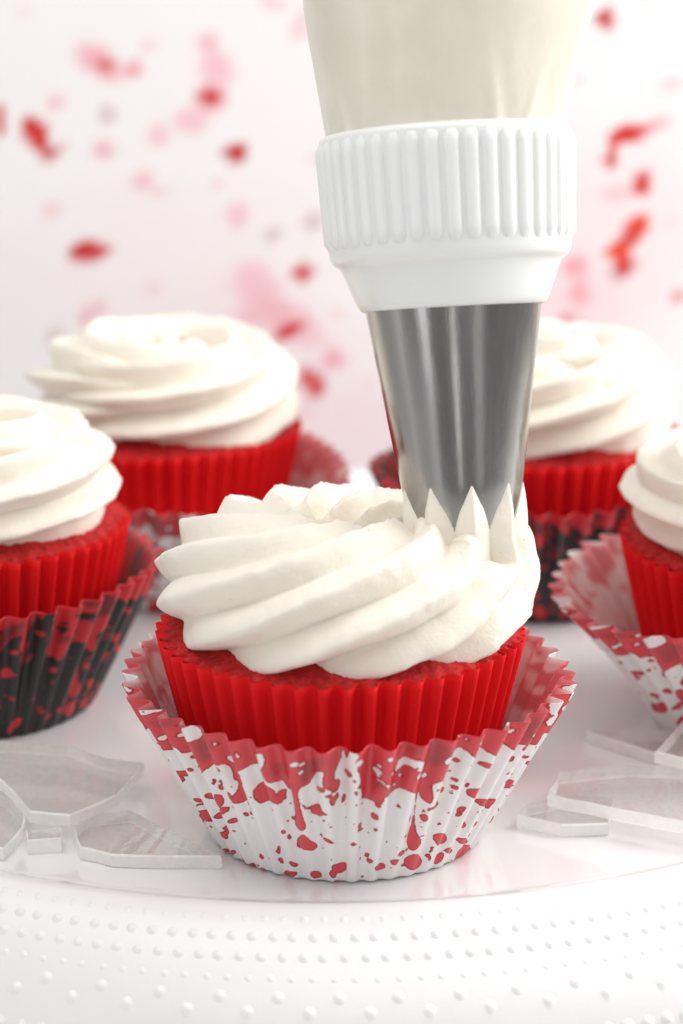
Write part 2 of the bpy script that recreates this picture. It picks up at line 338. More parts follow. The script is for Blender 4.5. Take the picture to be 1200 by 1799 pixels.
# ------------------------------------------------------------------ paper cups
def cup(pleats, per, rows, prof, depth, thick, wob=None, twist=0.0, squareness=1.0):
    """pleated cup: prof = [(t, r, z)]; returns outer grid (rows x n) and inner grid"""
    n = pleats*per; a = np.arange(n)/n*2*PI
    tt = np.linspace(0, 1, rows); pr = np.array(prof)
    r = np.interp(tt, pr[:, 0], pr[:, 1]); z = np.interp(tt, pr[:, 0], pr[:, 2])
    dep = depth*(0.16+0.84*np.clip(tt*1.15, 0, 1))
    ph = a[None, :]*pleats + twist*tt[:, None]
    s = np.sin(ph); s = np.sign(s)*np.abs(s)**squareness
    amp = 1+0.22*np.sin(5*a+1.3)+0.16*np.sin(11*a+0.4)
    R = r[:, None]+dep[:, None]*s*amp[None, :]
    Zz = np.repeat(z[:, None], n, 1)
    if wob is not None:
        dr, dz = wob(a); R = R+dr[None, :]*tt[:, None]**1.5; Zz = Zz+dz[None, :]*tt[:, None]**2
    P = np.stack([R*np.sin(a), -R*np.cos(a), Zz], -1)       # angle 0 faces the viewer, grows to the right
    Q = np.stack([(R-thick)*np.sin(a), -(R-thick)*np.cos(a), Zz+0*R], -1); Q[0, :, 2] += thick
    return P, Q, a, tt
def cup_mesh(name, P, Q, inner_step, mats, floor_z):
    nr, n, _ = P.shape
    Qs = Q[::inner_step][::-1] if (nr-1) % inner_step == 0 else Q[::-1]
    m = Qs.shape[0]
    V = np.concatenate([P.reshape(-1, 3), Qs.reshape(-1, 3), [[0, 0, P[0, :, 2].min()], [0, 0, floor_z]]])
    F1 = grid_faces(nr, n); F2 = grid_faces(m, n, off=nr*n)
    j = np.arange(n); j2 = (j+1) % n
    Fr = np.stack([(nr-1)*n+j, (nr-1)*n+j2, nr*n+j2, nr*n+j], -1)
    F = [list(f) for f in np.concatenate([F1, Fr, F2]).tolist()]
    mi = [0]*(len(F1)+n)+[1]*len(F2)
    c0, c1 = len(V)-2, len(V)-1; base = nr*n+(m-1)*n
    F += [[c0, int(b_), int(a_)] for a_, b_ in zip(j, j2)]; mi += [0]*n
    F += [[c1, base+int(a_), base+int(b_)] for a_, b_ in zip(j, j2)]; mi += [1]*n
    return mesh_from(name, V, F, mats, True, mi), nr*n

# print on the outer liners: distance to hand-placed blots, worked out on the unrolled paper
BAND = [(-63.8,0.68),(-65.4,0.606),(-52.5,0.721),(-47,0.778),(-45.2,0.796),(-48.1,0.652),(-49.7,0.62),(-49.6,0.572),(-46.4,0.621),(-45.5,0.671),(-40.6,0.747),(-37.8,0.77),(-34.8,0.789),(-34.4,0.731),(-34.8,0.673),(-33.8,0.657),(-34.8,0.595),(-37,0.538),(-37.8,0.5),(-34.8,0.506),(-32.7,0.528),(-32.1,0.565),(-32.5,0.575),(-29.2,0.726),(-30.4,0.731),(-31.3,0.738),(-29.5,0.786),(-25.1,0.835),(-23.4,0.798),(-22.7,0.779),(-20.9,0.741),(-19,0.737),(-18.3,0.739),(-17.2,0.675),(-15.2,0.704),(-15.6,0.622),(-16.1,0.517),(-17.2,0.42),(-16.5,0.393),(-13.9,0.4),(-12.7,0.42),(-12.9,0.49),(-13.5,0.57),(-13.5,0.662),(-12.8,0.727),(-11.2,0.725),(-9.8,0.751),(-8.2,0.833),(-6.9,0.863),(-5.6,0.87),(-6.4,0.79),(-6.3,0.756),(-4.5,0.723),(-3.8,0.678),(-2.5,0.685),(-2,0.748),(-2.2,0.771),(-3.4,0.776),(-3.3,0.838),(-1.7,0.895),(0,0.951),(1.5,0.951),(2.5,0.884),(3.6,0.77),(4,0.678),(3.9,0.632),(7,0.606),(9.6,0.619),(10.1,0.67),(10.7,0.663),(13.1,0.663),(13.9,0.673),(15.2,0.692),(19.1,0.657),(20.4,0.607),(21.3,0.43),(20.6,0.315),(21.4,0.253),(23.6,0.21),(25.4,0.227),(26.1,0.277),(23.8,0.327),(22.1,0.427),(20.8,0.594),(20.8,0.651),(21.9,0.601),(22.9,0.574),(25.2,0.553),(25.1,0.599),(23.8,0.673),(24.1,0.706),(26,0.719),(28.3,0.725),(28.8,0.784),(28.3,0.874),(29.8,0.921),(31,0.903),(34,0.843),(36.7,0.782),(36.4,0.871),(36.9,0.895),(39.9,0.833),(42.9,0.801),(45.7,0.808),(44.5,0.891),(46.1,0.848),(52.7,0.736),(53,0.776),(54.5,0.795),(64.9,0.707),(68.1,0.717),(73.3,0.696),(73.5,0.668),(73.5,0.617),(73.5,0.567),(73.7,0.569),(73.6,0.639),(73.5,0.718)]
BLOTS_L = [[(-42.6,0.495),(-42.8,0.47),(-43.5,0.441),(-44.6,0.428),(-45.4,0.434),(-46,0.445),(-45.9,0.471),(-45.1,0.497),(-44.3,0.522),(-43.4,0.523),(-42.7,0.518)],
[(-56.2,0.304),(-56.9,0.277),(-58.7,0.245),(-61.7,0.213),(-66.1,0.185),(-68,0.192),(-69,0.205),(-65.3,0.254),(-61.4,0.292),(-58.9,0.31),(-56.5,0.325)],
[(-42.1,0.418),(-42.9,0.401),(-44.1,0.382),(-45.3,0.373),(-46.1,0.375),(-46.4,0.384),(-45.5,0.403),(-44.5,0.422),(-43.3,0.434),(-42.4,0.436),(-41.7,0.434)],
[(-45.7,0.357),(-47.1,0.336),(-48.7,0.315),(-50.3,0.304),(-51.9,0.297),(-52.2,0.308),(-50.9,0.33),(-49.5,0.352),(-47.7,0.369),(-46.3,0.376),(-45.5,0.372)],
[(-39.9,0.353),(-40.5,0.338),(-41.7,0.323),(-42.9,0.318),(-44.2,0.312),(-44.3,0.322),(-43.9,0.335),(-42.7,0.349),(-41.5,0.363),(-40.5,0.366),(-39.7,0.365)],
[(-46.2,0.264),(-47,0.25),(-48.4,0.235),(-50.1,0.222),(-51,0.222),(-51.4,0.228),(-51.1,0.239),(-49.6,0.258),(-48,0.272),(-46.5,0.281),(-46.2,0.274)],
[(-49.1,0.213),(-50.3,0.195),(-51.7,0.175),(-52.9,0.166),(-53.7,0.167),(-53.7,0.177),(-52.6,0.198),(-51.2,0.218),(-50,0.227),(-49.1,0.233),(-49,0.225)],
[(-53.6,0.204),(-54.9,0.188),(-57.3,0.169),(-58.2,0.169),(-57.5,0.182),(-55.4,0.202),(-53.5,0.213)],
[(-73.3,0.057),(-73.4,0.047),(-73.6,0.047),(-73.6,0.053),(-73.5,0.064),(-73.4,0.068),(-73.3,0.067)],
[(-54,0.144),(-55,0.131),(-56.6,0.12),(-57.4,0.119),(-56.6,0.13),(-55.1,0.144),(-54.1,0.149)],
[(-56.2,0.052),(-58,0.036),(-60.6,0.017),(-64.1,-0.003),(-68,-0.021),(-67.3,-0.009),(-64.1,0.017),(-61.4,0.04),(-58.6,0.056),(-56.3,0.067),(-55.8,0.062)],
[(-51.1,0.064),(-52.3,0.051),(-53.6,0.045),(-54.6,0.045),(-54.8,0.051),(-54.3,0.063),(-53.1,0.075),(-51.8,0.086),(-50.6,0.091),(-50.2,0.086),(-50.2,0.077)],
[(-45.3,0.053),(-45.5,0.037),(-46.2,0.021),(-47.2,0.009),(-48.3,0.005),(-48.7,0.014),(-48.9,0.026),(-48.3,0.042),(-47.5,0.055),(-46.5,0.064),(-45.8,0.061)],
[(-39.8,0.038),(-40.7,0.022),(-42.3,0.009),(-44,-0.003),(-45.3,-0.005),(-46,-0.001),(-45,0.016),(-43.7,0.031),(-42.1,0.045),(-40.7,0.051),(-39.7,0.049)],
[(-35.6,0.034),(-35.5,0.024),(-35.6,0.012),(-36.2,0.006),(-36.8,0.004),(-37.3,0.007),(-37.7,0.015),(-37.6,0.025),(-37.3,0.036),(-36.7,0.043),(-36.1,0.039)],
[(-28.5,0.007),(-29,-0.001),(-30,-0.007),(-31.1,-0.008),(-31.7,-0.002),(-32.2,0.003),(-32,0.012),(-30.9,0.017),(-30,0.021),(-29.1,0.018),(-28.4,0.014)],
[(-18.8,0.119),(-19.5,0.115),(-20.4,0.118),(-21.1,0.123),(-21.8,0.132),(-22.1,0.144),(-21.5,0.15),(-20.9,0.155),(-20.1,0.15),(-19.4,0.141),(-18.8,0.13)],
[(-19.7,0.06),(-20.3,0.047),(-21.6,0.033),(-23.5,0.026),(-25.3,0.024),(-26,0.033),(-25.4,0.047),(-24.4,0.061),(-22.7,0.074),(-21,0.076),(-19.6,0.074)],
[(-17.9,0.655),(-18.1,0.643),(-18.7,0.631),(-19.4,0.627),(-19.9,0.631),(-20.2,0.641),(-20.1,0.655),(-19.6,0.668),(-18.9,0.675),(-18.2,0.675),(-17.8,0.669)],
[(-58.4,0.354),(-59.5,0.339),(-60.8,0.328),(-61.2,0.33),(-60.2,0.344),(-58.9,0.357),(-58.1,0.363)],
[(-49.4,0.67),(-49.9,0.661),(-50.5,0.655),(-50.7,0.658),(-50.4,0.665),(-49.8,0.673),(-49.5,0.674)],
[(-7,0.547),(-7.4,0.519),(-8.4,0.498),(-9.5,0.501),(-10.4,0.51),(-11.2,0.526),(-10.8,0.554),(-10.1,0.576),(-9.1,0.589),(-8,0.59),(-7.5,0.57)],
[(-5.8,0.728),(-5.9,0.714),(-6.5,0.702),(-7.4,0.7),(-8.2,0.697),(-8.6,0.707),(-8.6,0.719),(-8.2,0.733),(-7.4,0.741),(-6.6,0.746),(-6.1,0.738)],
[(-0.6,0.628),(-1,0.611),(-1.4,0.595),(-1.7,0.592),(-1.9,0.605),(-1.6,0.627),(-1.4,0.649),(-1,0.668),(-0.7,0.669),(-0.4,0.665),(-0.4,0.651)],
[(1.3,0.839),(1.1,0.826),(0.7,0.816),(0,0.814),(-0.5,0.821),(-0.9,0.832),(-0.8,0.846),(-0.5,0.859),(0,0.864),(0.6,0.861),(1.1,0.852)],
[(2.7,0.713),(2.7,0.702),(2.7,0.694),(2.5,0.691),(2.3,0.689),(2,0.697),(1.9,0.709),(1.8,0.718),(1.9,0.724),(2.1,0.727),(2.4,0.722)],
[(4.8,0.741),(4.4,0.734),(4,0.728),(3.4,0.731),(2.9,0.737),(2.6,0.748),(2.6,0.758),(3.1,0.763),(3.6,0.765),(4.1,0.76),(4.5,0.751)],
[(13,0.687),(13,0.67),(12.4,0.66),(11.6,0.666),(10.8,0.67),(10.4,0.685),(10.3,0.699),(10.7,0.711),(11.2,0.72),(12.1,0.716),(12.7,0.702)],
[(15.8,0.558),(15.7,0.548),(15.2,0.545),(14.7,0.555),(14.7,0.567),(15,0.573),(15.5,0.571)],
[(9.1,0.511),(9.1,0.498),(8.7,0.489),(8,0.489),(7.4,0.495),(7.1,0.508),(7.1,0.521),(7.3,0.53),(7.8,0.539),(8.4,0.531),(8.9,0.525)],
[(9.5,0.417),(9.2,0.407),(8.7,0.406),(8.2,0.413),(8.1,0.425),(8.5,0.432),(9.1,0.428)],
[(5.2,0.401),(4.8,0.398),(4.5,0.395),(3.9,0.401),(3.4,0.405),(3.2,0.412),(3.2,0.419),(3.7,0.42),(4.1,0.42),(4.6,0.416),(5,0.409)],
[(7.6,0.376),(7.3,0.371),(6.9,0.37),(6.4,0.374),(6.5,0.38),(6.8,0.384),(7.3,0.381)],
[(-10.9,0.457),(-11.1,0.448),(-11.4,0.444),(-11.5,0.451),(-11.4,0.46),(-11.2,0.467),(-11,0.465)],
[(2.7,0.625),(2.8,0.612),(2.7,0.605),(2.3,0.611),(2,0.624),(2,0.634),(2.3,0.634)],
[(25.3,0.516),(25.3,0.505),(24.8,0.504),(24.2,0.515),(24.1,0.527),(24.3,0.535),(25,0.53)],
[(25.4,0.455),(25.4,0.442),(25.2,0.431),(24.5,0.433),(23.8,0.443),(23.2,0.456),(22.9,0.472),(23.3,0.481),(23.7,0.49),(24.5,0.484),(25.1,0.47)],
[(24,0.411),(24,0.402),(23.7,0.4),(23.4,0.408),(23.3,0.419),(23.4,0.426),(23.7,0.421)],
[(-19.1,0.336),(-19.1,0.322),(-19.1,0.307),(-19.4,0.306),(-19.7,0.309),(-20,0.317),(-20.1,0.332),(-20,0.345),(-19.9,0.353),(-19.6,0.358),(-19.4,0.347)],
[(-19.2,0.118),(-19.5,0.109),(-20.4,0.11),(-21.2,0.119),(-21.7,0.129),(-22.1,0.14),(-21.7,0.149),(-21,0.151),(-20.1,0.147),(-19.3,0.138),(-18.8,0.126)],
[(-20,0.054),(-20.9,0.042),(-22.3,0.033),(-24,0.025),(-25.7,0.027),(-26.3,0.036),(-26.1,0.05),(-24.6,0.063),(-23,0.071),(-21.4,0.072),(-20.3,0.066)],
[(-18.3,0.021),(-18.4,0.016),(-19.1,0.013),(-19.8,0.01),(-20.5,0.009),(-20.7,0.012),(-20.6,0.017),(-20.3,0.022),(-19.6,0.026),(-18.9,0.026),(-18.5,0.024)],
[(-10,0.059),(-10.7,0.047),(-11.9,0.044),(-13.2,0.046),(-14.2,0.059),(-14.5,0.076),(-13.8,0.089),(-13,0.101),(-11.8,0.097),(-10.8,0.089),(-10.2,0.075)],
[(-3.1,0.027),(-3.1,0.019),(-3.8,0.015),(-4.6,0.013),(-5.3,0.016),(-5.6,0.022),(-5.5,0.028),(-5.2,0.034),(-4.5,0.039),(-3.8,0.037),(-3.2,0.033)],
[(9.2,0.178),(9.2,0.169),(8.7,0.164),(8.1,0.164),(7.5,0.169),(7.1,0.177),(7,0.186),(7.3,0.193),(7.9,0.196),(8.6,0.195),(9.2,0.188)],
[(14.8,0.119),(14.8,0.105),(13.7,0.1),(12.5,0.098),(11.1,0.105),(10.3,0.12),(10.2,0.136),(11,0.145),(12,0.153),(13.4,0.147),(14.4,0.134)],
[(19.6,0.162),(19.3,0.149),(18.8,0.14),(18,0.132),(17,0.139),(16.2,0.146),(15.8,0.158),(16,0.171),(16.9,0.179),(17.9,0.177),(18.8,0.172)],
[(21.5,0.205),(21.3,0.193),(20.8,0.186),(20,0.185),(19.1,0.188),(18.2,0.197),(18.3,0.21),(18.3,0.221),(19,0.229),(20,0.227),(20.8,0.217)],
[(30.6,0.105),(30.2,0.077),(29.2,0.057),(26.8,0.065),(24.2,0.081),(22.3,0.118),(21.8,0.156),(22.9,0.179),(24.4,0.193),(26.8,0.181),(28.9,0.143)],
[(17.8,0.255),(17.6,0.25),(17,0.251),(16.5,0.255),(16.5,0.261),(16.9,0.265),(17.4,0.261)],
[(20.3,0.331),(20.2,0.319),(19.6,0.317),(19,0.329),(18.9,0.341),(19.2,0.347),(19.8,0.344)],
[(32.7,0.205),(32.5,0.197),(32,0.197),(31.4,0.206),(31.1,0.217),(31.4,0.223),(32.1,0.218)],
[(33,0.146),(33,0.134),(32.5,0.129),(31.5,0.135),(30.9,0.15),(31.2,0.16),(32,0.159)],
[(14.1,0.288),(13.7,0.28),(13.4,0.28),(13.4,0.291),(13.6,0.302),(13.9,0.308),(14.1,0.301)],
[(6.9,0.058),(6.5,0.05),(5.8,0.049),(5.2,0.055),(5.2,0.065),(5.8,0.069),(6.5,0.069)],
[(20.4,0.024),(20.2,0.021),(19.6,0.021),(19.2,0.025),(19,0.03),(19.5,0.031),(20.1,0.028)],
[(36.8,0.245),(36.7,0.221),(36.2,0.203),(34.5,0.208),(32.7,0.23),(31.7,0.259),(30.7,0.287),(31.3,0.302),(32.3,0.306),(33.7,0.304),(35.2,0.275)],
[(-4.4,0.438),(-4.7,0.435),(-5.3,0.438),(-5.6,0.445),(-5.6,0.452),(-5,0.451),(-4.5,0.446)],
[(2.4,0.475),(2.3,0.467),(2.1,0.466),(1.9,0.471),(1.9,0.479),(2.1,0.484),(2.2,0.482)],
[(-0.2,0.501),(-0.3,0.496),(-0.5,0.495),(-0.7,0.499),(-0.7,0.505),(-0.5,0.509),(-0.3,0.507)],
[(10.8,0.532),(10.7,0.525),(10.5,0.524),(10.3,0.528),(10.3,0.537),(10.4,0.542),(10.6,0.539)],
[(2.1,0.805),(2.2,0.793),(2,0.783),(1.6,0.788),(1.3,0.8),(1.4,0.812),(1.8,0.813)],
[(-17.6,0.662),(-18,0.652),(-18.4,0.644),(-19,0.64),(-19.4,0.643),(-19.7,0.65),(-19.5,0.66),(-19.1,0.669),(-18.6,0.676),(-18,0.679),(-17.6,0.672)],
[(-3.6,0.883),(-3.7,0.878),(-3.9,0.877),(-4,0.88),(-4,0.886),(-3.8,0.89),(-3.7,0.888)],
[(4.6,0.277),(4.4,0.271),(4.2,0.269),(4,0.274),(3.9,0.28),(4.1,0.284),(4.4,0.283)],
[(5.7,0.312),(5.6,0.307),(5.4,0.307),(5.2,0.31),(5.2,0.315),(5.4,0.317),(5.6,0.317)],
[(17.5,0.849),(17.4,0.843),(17.1,0.843),(16.8,0.848),(16.7,0.854),(17,0.857),(17.3,0.855)],
[(-37.1,0.057),(-37.7,0.047),(-38.4,0.041),(-38.8,0.045),(-38.3,0.055),(-37.7,0.063),(-37.2,0.064)],
[(-35.1,0.04),(-35,0.03),(-35.3,0.018),(-36,0.01),(-36.6,0.006),(-37.2,0.009),(-37.7,0.015),(-37.6,0.028),(-37,0.038),(-36.3,0.048),(-35.7,0.044)],
[(31.1,0.821),(31.2,0.812),(30.9,0.807),(30.4,0.808),(29.8,0.817),(29.4,0.826),(29.1,0.836),(29.4,0.84),(29.8,0.845),(30.4,0.838),(30.9,0.83)],
[(36.3,0.772),(36.4,0.762),(35.7,0.763),(35,0.775),(34.6,0.788),(35.1,0.792),(35.8,0.784)],
[(42.4,0.74),(42.5,0.73),(41.9,0.726),(40.7,0.734),(39.5,0.746),(38.7,0.76),(38.1,0.775),(38.8,0.777),(39.5,0.781),(40.8,0.769),(42.1,0.754)],
[(73.4,0.51),(73.5,0.491),(73.4,0.485),(73.4,0.484),(73.3,0.492),(73.3,0.509),(69.8,0.554),(71.3,0.556),(73.3,0.544),(73.3,0.543),(73.4,0.53)],
[(73.3,0.371),(67.2,0.405),(63.2,0.427),(59.2,0.463),(57.1,0.496),(56.3,0.519),(55.9,0.54),(57.5,0.538),(60.5,0.512),(64.9,0.47),(68.9,0.421)],
[(30.3,0.745),(30.1,0.74),(29.6,0.74),(28.9,0.748),(28.9,0.755),(29.3,0.758),(29.9,0.753)],
[(32.2,0.69),(32.2,0.683),(31.9,0.68),(31.4,0.68),(30.9,0.687),(30.4,0.696),(30.3,0.704),(30.5,0.71),(30.9,0.709),(31.4,0.706),(31.9,0.699)],
[(35.4,0.675),(35.5,0.668),(35.2,0.664),(34.5,0.667),(33.9,0.674),(33.5,0.683),(33.4,0.69),(33.4,0.697),(33.9,0.698),(34.5,0.691),(35.1,0.684)],
[(32.8,0.634),(32.9,0.626),(32.5,0.625),(31.9,0.625),(31.2,0.633),(30.7,0.642),(30.5,0.651),(30.7,0.657),(31.3,0.657),(32,0.652),(32.6,0.643)],
[(31.9,0.6),(31.9,0.594),(31.5,0.593),(31,0.601),(30.8,0.61),(31.1,0.612),(31.6,0.609)],
[(54,0.397),(55.1,0.373),(52.5,0.384),(50.4,0.395),(47.8,0.416),(46.2,0.442),(45.4,0.463),(46,0.472),(47.6,0.466),(49.8,0.451),(52.6,0.424)],
[(43.3,0.617),(43,0.611),(42.5,0.613),(42.2,0.625),(42.2,0.637),(42.7,0.637),(43,0.63)],
[(25.5,0.514),(25.3,0.507),(24.8,0.505),(24.2,0.515),(24,0.526),(24.4,0.529),(25,0.526)],
[(25.7,0.448),(25.6,0.435),(25.3,0.425),(24.6,0.43),(23.8,0.435),(23.3,0.45),(23,0.466),(23.2,0.479),(23.9,0.478),(24.5,0.478),(25.1,0.463)],
[(46.3,0.286),(46.9,0.268),(46.3,0.263),(45.2,0.264),(43.8,0.282),(42.5,0.301),(41.8,0.322),(41.8,0.337),(42.8,0.335),(44,0.324),(45.4,0.307)],
[(33.1,0.458),(33,0.453),(32.6,0.454),(32.2,0.46),(32,0.467),(32.3,0.47),(32.8,0.466)],
[(73.3,0.215),(73.3,0.209),(73.3,0.208),(68.5,0.245),(66.4,0.266),(68,0.259),(73.3,0.222)],
[(38.8,0.232),(38.6,0.21),(37.8,0.194),(35.4,0.21),(33.4,0.23),(31.4,0.256),(30.9,0.284),(31.3,0.305),(32.8,0.31),(35.1,0.291),(37.4,0.265)],
[(54.9,0.129),(54.6,0.12),(52.6,0.126),(49.7,0.139),(47,0.163),(45.2,0.183),(44.6,0.198),(45.2,0.204),(47.5,0.193),(50,0.178),(52.4,0.155)],
[(73.5,-0),(73.6,-0.011),(73.6,-0.021),(73.5,-0.027),(73.4,-0.028),(73.3,-0.02),(65.8,0.035),(63.8,0.059),(66.4,0.05),(73.3,0.012),(73.4,0.008)],
[(74.1,-0.004),(74.1,-0.017),(74,-0.025),(73.9,-0.018),(73.8,-0.011),(73.8,0.001),(73.8,0.014),(73.8,0.022),(73.9,0.03),(74,0.02),(74,0.01)],
[(43.7,0.137),(43.9,0.123),(43.4,0.116),(42.4,0.117),(41,0.124),(39.9,0.138),(39.1,0.152),(39.2,0.163),(40,0.166),(41.1,0.167),(42.6,0.154)],
[(40.1,0.079),(39.3,0.064),(38.4,0.05),(37.5,0.062),(36.9,0.08),(36.9,0.102),(37.2,0.128),(38.1,0.14),(39,0.136),(39.8,0.124),(40.2,0.102)],
[(32.6,0.143),(32.6,0.132),(31.7,0.132),(30.9,0.145),(30.4,0.16),(30.9,0.165),(31.9,0.156)],
[(65.2,0.633),(65.8,0.62),(63.5,0.632),(61.1,0.653),(59.9,0.668),(60.4,0.673),(62.5,0.658)],
[(38,0.499),(38,0.495),(37.6,0.497),(37.3,0.501),(37.2,0.505),(37.4,0.506),(37.8,0.504)],
[(73.2,0.307),(73.3,0.301),(68.9,0.332),(66.1,0.356),(65,0.369),(65.7,0.367),(68.3,0.347)],
[(43.4,0.162),(43.4,0.154),(42.9,0.153),(42,0.165),(41.5,0.179),(41.9,0.182),(42.6,0.175)],
[(32.8,0.201),(32.6,0.195),(32,0.195),(31.3,0.203),(31.2,0.212),(31.6,0.215),(32.2,0.211)],
[(26.6,0.316),(26.4,0.313),(25.9,0.314),(25.3,0.316),(24.6,0.319),(24.4,0.324),(24.1,0.328),(24.5,0.33),(25.1,0.328),(25.7,0.325),(26.3,0.321)],
[(27.6,0.656),(27.5,0.652),(27.1,0.653),(26.8,0.657),(26.8,0.662),(27,0.664),(27.3,0.662)],
[(45.4,0.409),(45.4,0.404),(45,0.406),(44.6,0.412),(44.4,0.417),(44.5,0.42),(45,0.416)],
[(30.2,0.422),(30.2,0.415),(29.9,0.416),(29.6,0.421),(29.5,0.428),(29.6,0.433),(29.9,0.429)],
[(40.1,0.312),(40.2,0.306),(39.8,0.307),(39.4,0.313),(39.2,0.32),(39.4,0.322),(39.8,0.319)],
[(45.3,0.247),(45.4,0.243),(44.9,0.245),(44.3,0.251),(44.1,0.257),(44.4,0.259),(45,0.254)],
[(-28.3,0.63),(-26.3,0.685),(-22.9,0.728),(-20.5,0.697),(-20.1,0.631),(-22.7,0.592),(-26.4,0.542),(-27.7,0.542)],
[(-13.7,0.633),(-12.8,0.607),(-11.7,0.563),(-10,0.583),(-9.7,0.549),(-11.4,0.546),(-12.9,0.583)],
[(-13.8,0.382),(-11.5,0.304),(-10,0.282),(-10.8,0.245),(-14.6,0.255),(-18.1,0.24),(-17.7,0.3),(-16,0.341)],
[(-5,0.683),(-3.8,0.655),(-2.5,0.679),(-2.4,0.633),(-3.5,0.621),(-3.8,0.586),(-4.8,0.608),(-4.7,0.643)],
[(-8.1,0.355),(-6,0.359),(-4.6,0.331),(-3.1,0.296),(-5.1,0.318),(-7.7,0.334)],
[(-5.7,0.16),(-2.8,0.156),(0,0.172),(0,0.132),(-1.5,0.089),(-3.6,0.082),(-5.6,0.111)],
[(50.4,0.127),(60.9,0.067),(66.4,-0.033),(60.4,-0.039),(49.7,-0.004),(48.3,0.066),(48.2,0.112)],
[(39.2,0.536),(38.5,0.585),(40,0.598),(45,0.571),(44.8,0.512),(41.8,0.509)],
[(73.4,0.556),(73.4,0.627),(73.4,0.667),(73.6,0.568)]]
FLECKS = [[(-58.3,0.776),(-52.5,0.816),(-51.3,0.751),(-55,0.718),(-56.6,0.747)],
[(-47.1,0.936),(-43.5,1.005),(-41.2,0.989),(-41.4,0.924),(-45.1,0.882),(-48.2,0.88)],
[(-59.1,0.831),(-51.8,0.91),(-54.6,0.857),(-60.3,0.79)],
[(-51.7,0.932),(-47,1.01),(-47,0.968)],
[(-23.6,0.919),(-21.9,0.959),(-20.4,0.955),(-21,0.875),(-23.2,0.81),(-24.2,0.839),(-24.8,0.859)],
[(-62.6,0.975),(-52.9,1.067),(-59.8,0.959)],
[(-36.1,0.949),(-34.6,0.926),(-35.9,0.907)],
[(-28.5,0.939),(-27.9,0.887),(-28.9,0.882)],
[(-1.7,0.895),(-1.1,1.007),(0,0.918),(0.4,1.018),(1.8,1.029),(2.9,0.973),(1.8,0.962),(2.5,0.895),(1.6,0.828),(-0.4,0.828),(-1.8,0.771),(-3.4,0.77),(-3.1,0.838)],
[(8.9,0.949),(10,0.958),(10.8,0.934),(9.7,0.925)],
[(12.3,0.813),(13.4,0.889),(15.3,0.906),(19.8,0.885),(20.3,0.8),(17.5,0.826),(15.2,0.862),(14.2,0.831),(13.1,0.789)],
[(-12.5,0.902),(-10.3,0.896),(-11.8,0.865)],
[(6.8,0.795),(9.2,0.78),(11.5,0.741),(10.8,0.724),(8.9,0.761)],
[(19.7,0.924),(20.8,1.008),(20.5,0.943)],
[(28,0.985),(28.2,1.033),(29.5,1.031),(28.6,1.004),(28.8,0.959)],
[(40.9,0.97),(44.1,0.947),(43.1,1.007),(43.9,1.038),(45.5,0.989),(46.4,0.91),(43.6,0.924)],
[(44.2,0.862),(44.5,0.902),(46.5,0.824)],
[(73.3,0.924),(73.5,0.938),(73.5,0.879),(73.4,0.817),(73.4,0.877)],
[(65.9,0.745),(73.5,0.738),(73.6,0.679),(73.4,0.666)],
[(29.7,0.987),(31,0.985),(31.1,0.952)]]
DARK = [[(-41.1,0.926),(-36.1,0.949),(-38.7,0.803),(-44.2,0.744),(-44.2,0.873)],
[(-60.3,0.913),(-49.7,1.01),(-50.3,0.953),(-58,0.871)],
[(-19.7,0.858),(-17.2,0.867),(-17.3,0.799),(-20.1,0.778)],
[(-11.5,0.882),(-7.3,0.968),(-5.1,0.971),(-6.1,0.881),(-8.7,0.809),(-10.2,0.75),(-12.8,0.733)],
[(13.7,0.966),(15.2,1.017),(17.4,0.977),(17.3,0.944),(14.6,0.947)],
[(20.8,0.853),(21.2,1.006),(23.4,0.985),(27.6,0.922),(27.4,0.846),(22.5,0.813)],
[(52.3,0.906),(50.9,1.021),(58.7,0.937),(61.6,0.81),(64.1,0.718),(55,0.802)],
[(6.8,0.789),(9.2,0.78),(9.7,0.728),(7.8,0.72)],
[(-0.4,0.856),(1.2,0.862),(1.4,0.828),(-0.2,0.819)],
[(10.8,0.714),(12.8,0.704),(12.8,0.664),(10.9,0.668)]]

UW, UH = 3.4*PI/180, 3.6                    # unrolled centimetres per degree and per height
def sdf_poly(sx, sy, poly, margin=0.35):
    q = np.array(poly)*np.array([UW, UH]); out = np.full(sx.shape, -margin)
    x0, y0 = q.min(0)-margin; x1, y1 = q.max(0)+margin
    m = (sx > x0) & (sx < x1) & (sy > y0) & (sy < y1)
    if not m.any(): return out
    px, py = sx[m], sy[m]; d = np.full(px.shape, 9.0); ins = np.zeros(px.shape, bool)
    for (ax, ay), (bx_, by_) in zip(q, np.roll(q, -1, 0)):
        ex, ey = bx_-ax, by_-ay; L = ex*ex+ey*ey+1e-12
        h = np.clip(((px-ax)*ex+(py-ay)*ey)/L, 0, 1)
        d = np.minimum(d, np.hypot(px-ax-h*ex, py-ay-h*ey))
        c = ((ay > py) != (by_ > py))
        with np.errstate(divide='ignore', invalid='ignore'):
            ins ^= c & (px < (bx_-ax)*(py-ay)/(by_-ay+1e-12)+ax)
    out[m] = np.maximum(-margin, np.where(ins, d, -d)); return out
def soften(q, n=2):
    q = np.array(q, float)
    for _ in range(n): q = np.stack([q*0.75+np.roll(q, -1, 0)*0.25, q*0.25+np.roll(q, -1, 0)*0.75], 1).reshape(-1, 2)
    return q
